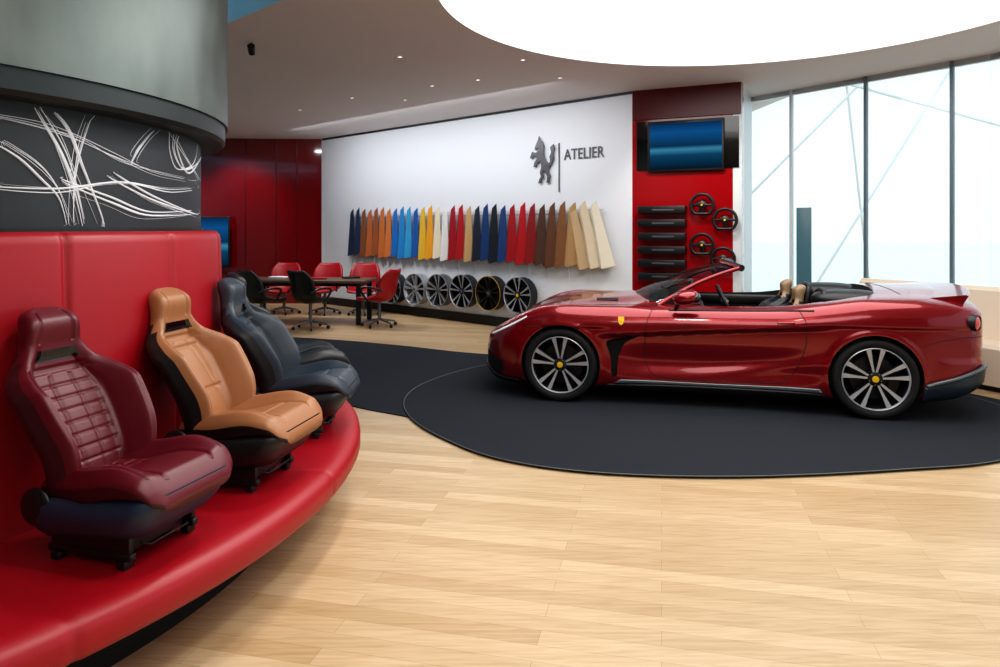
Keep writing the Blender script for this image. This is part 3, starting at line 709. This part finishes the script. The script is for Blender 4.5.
for x in (0,2.67):
    for s in (-1,1):
        e=empty('wheel_%s_%s'%('front' if x==0 else 'rear','near' if s<0 else 'far'),(x,s*.838,.347),0 if s<0 else math.pi,car); build_wheel(e)
box('underbody',(1.35,0,.20),(3.5,1.1,.12),M['blackmatte'],car)
# ------------------------------------------------------------------ atelier wall contents
samp=[(24,34,60),(30,42,70),(120,70,40),(170,90,44),(140,76,38),(178,100,42),(188,108,50),(20,100,172),(28,124,188),(50,148,196),(26,84,158),(214,174,46),(226,156,34),(226,216,192),(226,226,224),(156,14,28),(172,20,30),(196,160,112),(30,38,56),(24,60,110),(26,30,40),(30,64,116),(160,14,24),(178,20,30),(140,24,26),(84,56,42),(104,66,44),(134,90,56),(180,142,96),(192,164,124),(212,196,168),(222,212,192)]
o0=on_line(wA,wB,350,.05); 
srow=empty('leather_sample_row',(o0[0],o0[1],0),rzW)
Ltot=math.hypot(*(np.array(on_line(wA,wB,598,.05))-np.array(o0)))
for i,cc_ in enumerate(samp):
    m=mat('sample_leather_%d'%i,srgb(*cc_),.5,bump=.1,bscale=200)
    x=Ltot*i/(len(samp)-1); f_=i/len(samp)
    n=6; vs=[]
    H0=1.12+.02*math.sin(i*2.1)-.03*(i>24); top=2.05+.02*math.sin(i*1.7)
    for k in range(n+1):
        t=k/n
        lean=.12*t*(1 if i>22 else .75)
        if i>28: lean=.05-.16*t
        wd=(.25+.06*f_)*(1-.55*t); xl=x-.04+lean
        zt=H0+(top-H0)*t
        vs+= [(xl,-.012,zt-.17*t**3),(xl+wd*.42,-.055-.05*(1-t),zt-.08*t**3-.05*(1-t)),(xl+wd,-.03,zt)]
    fs=[]
    for k in range(n):
        for j in range(2): a=k*3+j; fs.append((a,a+1,a+4,a+3))
    ob=mobj('hide_%d'%i,vs,fs,m,srow,False); sm=ob.modifiers.new('s','SOLIDIFY'); sm.thickness=.006
    if i%2==0: tube('cord_%d'%i,[(x+.06,-.03,1.1),(x+.10,-.03,.92),(x+.05,-.02,.82)],.004,M['frame'],srow)
tube('sample_rail',[(-.0,-.008,1.93),(Ltot+.1,-.008,1.93)],.008,M['frame'],srow)
bs=M['rimsilver']
rims=[(395,288,bs,M['gun']),(418,289,bs,bs),(441,290,bs,M['grey']),(465,291,bs,M['gun']),(492,293,M['black'],M['black']),(521,295,bs,M['black'])]
for (px,py,msp,mr) in rims:
    p=on_line3(wA,wB,px,py,.12); e=empty('alloy_wheel_rim',p,rzW)
    build_rim(e,r=.285,face=-.10,depth=.18,mrim=mr,mspoke=msp,caliper=False,cap=M['yellow'] if px==521 else M['grey'])
    lathe('wall_mount',[(0,-.02),(.05,-.02),(.05,.12),(0,.12)],M['black'],e,seg=24,axis='y',closed=False)
    lathe('rim_back',[(.0,.05),(.25,.05),(.25,.07),(0,.07)],M['black'],e,seg=48,axis='y',closed=False)
    if px==492: lathe('accent_ring',[(.287,-.108),(.283,-.112),(.281,-.110),(.282,-.10)],M['yellow'],e,seg=64,axis='y')
hp=on_line3(wA,wB,541,183,.03); sc=46/F*hp[1]/1.30
he=empty('horse_emblem',hp,rzW)
hb=[(.10,1.02),(.16,1.12),(.22,1.20),(.27,1.31),(.31,1.22),(.41,1.14),(.47,1.01),(.46,.86),(.50,.72),(.57,.61),(.67,.53),(.71,.42),(.66,.30),(.75,.20),(.70,.08),(.73,.0),(.60,.0),(.63,.10),(.63,.19),(.55,.29),(.49,.36),(.42,.27),(.47,.17),(.37,.08),(.36,.0),(.25,.0),(.30,.11),(.36,.18),(.32,.29),(.37,.42),(.37,.52),(.31,.63),(.20,.57),(.13,.47),(.04,.47),(.07,.58),(.17,.68),(.25,.74),(.14,.74),(.03,.79),(-.03,.70),(-.12,.73),(-.03,.90),(.12,.86),(.24,.90),(.27,1.0),(.19,1.0),(.14,.94),(.09,.96)]
ht=[(.66,.50),(.76,.58),(.73,.72),(.80,.84),(.76,.98),(.88,1.06),(.93,.93),(.87,.80),(.89,.66),(.81,.52),(.70,.43)]
def plate(name,pts):
    cu=bpy.data.curves.new(name,'CURVE'); cu.dimensions='2D'; cu.fill_mode='BOTH'; cu.extrude=.008; cu.bevel_depth=.003
    s=cu.splines.new('POLY'); s.points.add(len(pts)-1)
    for i,(x,y) in enumerate(pts): s.points[i].co=((x-.35)*sc*.84,y*sc,0,1)
    s.use_cyclic_u=True; cu.materials.append(M['emblem'])
    o=bpy.data.objects.new(name,cu); COL.objects.link(o); o.parent=he; o.rotation_euler=(math.pi/2,0,0)
plate('horse_body',hb); plate('horse_tail',ht)
p1=on_line3(wA,wB,559,192,.012);p2=on_line3(wA,wB,559,143,.012)
tube('emblem_divider',[p1,p2],.010,M['lettering'])
fc=bpy.data.curves.new('atelier_lettering','FONT'); fc.body='ATELIER'; fc.size=.235; fc.extrude=.004; fc.offset=.001; fc.space_character=1.03; fc.materials.append(M['lettering'])
fo=bpy.data.objects.new('atelier_lettering',fc); COL.objects.link(fo); fo.location=on_line3(wA,wB,564,160,.012); fo.rotation_euler=(math.pi/2,0,rzW)
bpy.context.view_layer.update()
tw=fo.dimensions.x; want=math.hypot(*(np.array(on_line(wA,wB,604,.012))-np.array(on_line(wA,wB,564,.012))))
fo.scale=(want/max(tw,.01),1,1)
def pb(name,x0,y0,x1,y1,off,th,m,bev=.0,parent=None):
    a=on_line3(pA,pB,x0,y0,off); b=on_line3(pA,pB,x1,y1,off); mid=on_line3(pA,pB,(x0+x1)/2,(y0+y1)/2,off)
    w=math.hypot(b[0]-a[0],b[1]-a[1]); h=(y1-y0)/F*mid[1]
    return box(name,((a[0]+b[0])/2,(a[1]+b[1])/2,mid[2]),(w,th,h),m,parent,(0,0,rzP),bev)
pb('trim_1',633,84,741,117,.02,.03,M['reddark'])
pb('trim_2',637,119,739,169,.01,.02,M['blackgloss'])
tv=empty('wall_television'); pb('tv_body',648,120,724,171,.05,.05,M['black'],.004,tv); pb('tv_screen',650,122.5,722,168.5,.078,.004,M['screen'],0,tv)
sh=empty('material_drawer_stack')
for k in range(6):
    y=206+13.4*k
    pb('tray_%d'%k,639,y,686,y+7.5,.09,.16,M['black'],.006,sh); pb('tray_label_%d'%k,652,y+3,674,y+4.5,.172,.003,M['grey'],0,sh)
for (px,py) in ((702,205),(725,220),(702,245),(723,259)):
    p=on_line3(pA,pB,px,py,.09); e=empty('steering_wheel',p,rzP); steering(e,R=.148,tubew=.021,accent=(M['black']))
    tube('wall_peg',[(0,0,0),(0,.09,0)],.02,M['grey'],e)
q=empty('wall_television',(-6.2,15.02,1.35)); box('tv_body',(0,0,0),(.80,.06,1.1),M['black'],q,bev=.01); box('tv_screen',(0,-.035,0),(.74,.01,1.02),M['screen'],q)
q.rotation_euler=(0,0,.05)
for i,x in enumerate((-7.0,-5.55,-4.9,-4.45)): box('trim_%d'%(i+3),(x,15.1+(x+9)*.051-.005,1.8),(.014,.02,3.6),M['reddark'],None,(0,0,.05))
tp=empty('information_totem',(4.16,9.58,0),math.radians(-35)); box('panel',(0,0,1.0),(.19,.04,1.86),mat('totem_blue_grey',srgb(76,114,126),.3),tp,bev=.006); box('foot',(0,0,.03),(.26,.16,.06),M['black'],tp,bev=.008)
sofa_pts=[(4.62,8.85),(4.95,8.30),(5.22,7.75),(5.5,7.15),(5.85,6.4),(6.2,5.5)]
sx=np.linspace(0,5,41); PX=sp(range(6),[p[0] for p in sofa_pts],sx); PY=sp(range(6),[p[1] for p in sofa_pts],sx)
def sweep(name,prof,m,parent):
    vs=[];n=len(prof)
    for i in range(41):
        a=max(i-1,0);b=min(i+1,40); d=np.array((PX[b]-PX[a],PY[b]-PY[a])); d/=np.linalg.norm(d); nn=np.array((d[1],-d[0]))
        if nn@np.array((-1,-1))<0: nn=-nn
        for (o,z) in prof: vs.append((PX[i]+nn[0]*o,PY[i]+nn[1]*o,z))
    fs=[(i*n+j,i*n+(j+1)%n,(i+1)*n+(j+1)%n,(i+1)*n+j) for i in range(40) for j in range(n)]
    fs+= [tuple(range(n)),tuple(40*n+j for j in range(n))]
    return mobj(name,vs,fs,m,parent,True,angle=40)
sf=empty('curved_sofa')
sweep('sofa_back',[(-.0,.05),(-.0,.98),(.03,1.02),(.09,1.02),(.13,.98),(.15,.45),(.15,.05)],M['cream'],sf)
sweep('sofa_seat',[(.15,.06),(.15,.44),(.2,.47),(.52,.47),(.56,.43),(.56,.06)],M['cream'],sf)
sweep('sofa_plinth',[(.03,0),(.03,.06),(.5,.06),(.5,0)],M['black'],sf)
# ------------------------------------------------------------------ table and chairs
tb=empty('meeting_table',(-3.35,12.30,0),math.radians(-4))
box('table_top',(0,0,.735),(2.2,.85,.05),M['tabletop'],tb,bev=.008)
for sx_ in (-.98,.98):
    for sy in (-.36,.36): box('leg_%d_%d'%(sx_>0,sy>0),(sx_,sy,.36),(.08,.06,.71),M['gun'],tb,bev=.004)
    box('leg_rail_%d'%(sx_>0),(sx_,0,.68),(.05,.70,.05),M['gun'],tb)
box('beam',(0,0,.66),(1.9,.06,.06),M['gun'],tb)
for i,(x,y,c) in enumerate(((-.6,.1,'white'),(.2,-.1,'redleather'),(.7,.15,'black'))):
    box('sample_book_%d'%i,(x,y,.7755),(.28,.2,.03),M[c],tb,rot=(0,0,.3*i),bev=.004)
def chair_mesh():
    n=26;k=15;vs=[]
    pu=np.linspace(0,1,n)
    px_=sp([0,.12,.4,.52,.62,.8,1],[.28,.26,.0,-.16,-.24,-.28,-.34],pu); pz=sp([0,.12,.4,.52,.62,.8,1],[.43,.455,.43,.45,.56,.76,.96],pu)
    ww=sp([0,.1,.45,.6,.8,.95,1],[.20,.25,.28,.30,.28,.23,.18],pu); cv=sp([0,.3,.55,.75,1],[.03,.06,.12,.12,.04],pu)
    for i in range(n):
        a=max(i-1,0);b=min(i+1,n-1); t=np.array((px_[b]-px_[a],pz[b]-pz[a])); t/=np.linalg.norm(t); nrm=np.array((t[1],-t[0])) 
        if pu[i]<.5 and nrm[1]<0: nrm=-nrm
        if pu[i]>=.5 and nrm[0]<0: nrm=-nrm
        for j in range(k):
            s=-1+2*j/(k-1); vs.append((px_[i]+nrm[0]*cv[i]*s*s,ww[i]*s,pz[i]+nrm[1]*cv[i]*s*s))
    fs=[(i*k+j,(i+1)*k+j,(i+1)*k+j+1,i*k+j+1) for i in range(n-1) for j in range(k-1)]
    return vs,fs
chr_red=mat('chair_red_shell',srgb(160,12,26),.4); chr_blk=mat('chair_black_shell',srgb(20,20,22),.4)
def chair(x,y,rz,m):
    e=empty('office_chair',(x,y,0),rz); v,f=chair_mesh(); o=mobj('shell',v,f,m,e,True); md=o.modifiers.new('s','SOLIDIFY'); md.thickness=.035; md.offset=0
    for s in (-1,1):
        tube('armrest',[(-.22,s*.28,.62),(-.12,s*.32,.68),(.14,s*.32,.68),(.18,s*.30,.60),(.08,s*.25,.45)],.018,M['black'],e,smooth=True)
    tube('stem',[(0,0,.12),(0,0,.43)],.028,M['grey'],e)
    for k in range(5):
        a=2*math.pi*k/5+.3; c,s=math.cos(a),math.sin(a)
        tube('base_arm',[(0,0,.13),(.28*c,.28*s,.075)],.018,M['grey'],e,radii=[1.2,.8]); 
        ellipsoid('caster',(.29*c,.29*s,.032),(.032,.02,.032),M['black'],e,rot=(0,0,a))
    return e
for (x,y,rz,m) in ((-3.10,11.45,55,chr_blk),(-3.90,11.45,50,chr_blk),(-4.80,12.15,10,chr_blk),(-2.02,11.72,160,chr_red),(-4.15,13.45,-85,chr_red),(-3.35,13.40,-95,chr_red),(-2.60,13.30,-90,chr_red)):
    chair(x,y,math.radians(rz),m)
# ------------------------------------------------------------------ ceiling fittings
sl=empty('ceiling_spotlight',(-2.62,7.38,CZ)); tube('spot_stem',[(0,0,0),(0,0,-.05)],.012,M['black'],sl); 
o=lathe('spot_can',[(0,-.05),(.035,-.05),(.04,.05),(.0,.045)],M['black'],sl,seg=24,closed=False); o.location=(.0,0,-.07); o.rotation_euler=(.9,.3,0)
for i,(px,py) in enumerate(((400,57),(523,60),(432,86),(478,80),(405,100),(352,98),(560,78),(870,79),(960,66),(300,110))):
    Y=F*(CZ-CH)/(HZ-py); x=(px-500)/F*Y
    e=empty('recessed_downlight',(x,Y,CZ))
    lathe('bezel',[(.024,-.002),(.034,-.005),(.034,.01),(.024,.01)],M['frame'],e,seg=24)
    lathe('lens',[(0,.0),(.024,.0),(.024,.008)],M['lamp'],e,seg=24,closed=False)
# ------------------------------------------------------------------ lights
def spot(name,loc,tgt,en,size=1.2,blend=.8,r=.08,col=(1,.94,.86)):
    l=bpy.data.lights.new(name,'SPOT'); l.energy=en; l.spot_size=size; l.spot_blend=blend; l.shadow_soft_size=r; l.color=col
    o=bpy.data.objects.new(name,l); COL.objects.link(o); o.location=loc; d=Vector(tgt)-Vector(loc); o.rotation_euler=d.to_track_quat('-Z','Y').to_euler()
dW=Vector((wB[0]-wA[0],wB[1]-wA[1],0)).normalized(); nW=Vector((dW.y,-dW.x,0))
if nW.y>0: nW=-nW
mid=Vector((wA[0]*.47+wB[0]*.53,wA[1]*.47+wB[1]*.53,0))
pL=mid+nW*1.5+Vector((0,0,3.52))
l=bpy.data.lights.new('added_wall_wash','AREA'); l.shape='RECTANGLE'; l.size=6.6; l.size_y=.10; l.energy=85; l.color=(.93,.96,1)  # added area light that brightens the white wall evenly, no fixture modelled
wl=bpy.data.objects.new('added_wall_wash',l); COL.objects.link(wl)
dirv=((mid+Vector((0,0,.2)))-pL).normalized(); zx=-dirv; xx=dW; yy=zx.cross(xx)
wl.matrix_world=Matrix(((xx.x,yy.x,zx.x,pL.x),(xx.y,yy.y,zx.y,pL.y),(xx.z,yy.z,zx.z,pL.z),(0,0,0,1)))
spot('red_wall_lamp',(-5.6,13.9,3.5),(-5.6,15.2,1.9),120,1.4); spot('red_wall_lamp',(-7.2,13.9,3.5),(-7.2,15.2,1.9),80,1.4)
spot('display_lamp',(2.1,8.3,3.5),(2.6,9.7,1.7),110,1.3)
spot('bench_lamp',(-.3,2.2,3.5),(-1.5,2.7,.6),75,1.5,r=.12); spot('bench_lamp',(-.2,4.2,3.5),(-1.4,3.6,.6),90,1.5,r=.12)
spot('table_lamp_spot',(-3.2,12.0,3.5),(-3.2,12.3,.7),130,1.9,r=.12)
spot('floor_lamp_spot',(1.0,2.2,3.5),(1.0,2.8,0),140,2.2,r=.2,col=(1,.96,.92))
w=bpy.data.worlds.new('World'); S.world=w; w.use_nodes=True; nt=w.node_tree; bg=nt.nodes['Background']
bg.inputs[0].default_value=(.80,.915,.965,1); bg.inputs[1].default_value=1.38
# ------------------------------------------------------------------ camera
cam=bpy.data.cameras.new('camera'); co=bpy.data.objects.new('camera',cam); COL.objects.link(co); co.location=(0,0,CH); co.rotation_euler=(math.pi/2,0,0)
cam.sensor_width=36; cam.lens=F/1000*36; cam.shift_y=-(333.5-HZ)/1000; S.camera=co
S.view_settings.view_transform='Standard'
try: S.view_settings.look='Medium High Contrast'
except Exception as ex: print('look',ex)
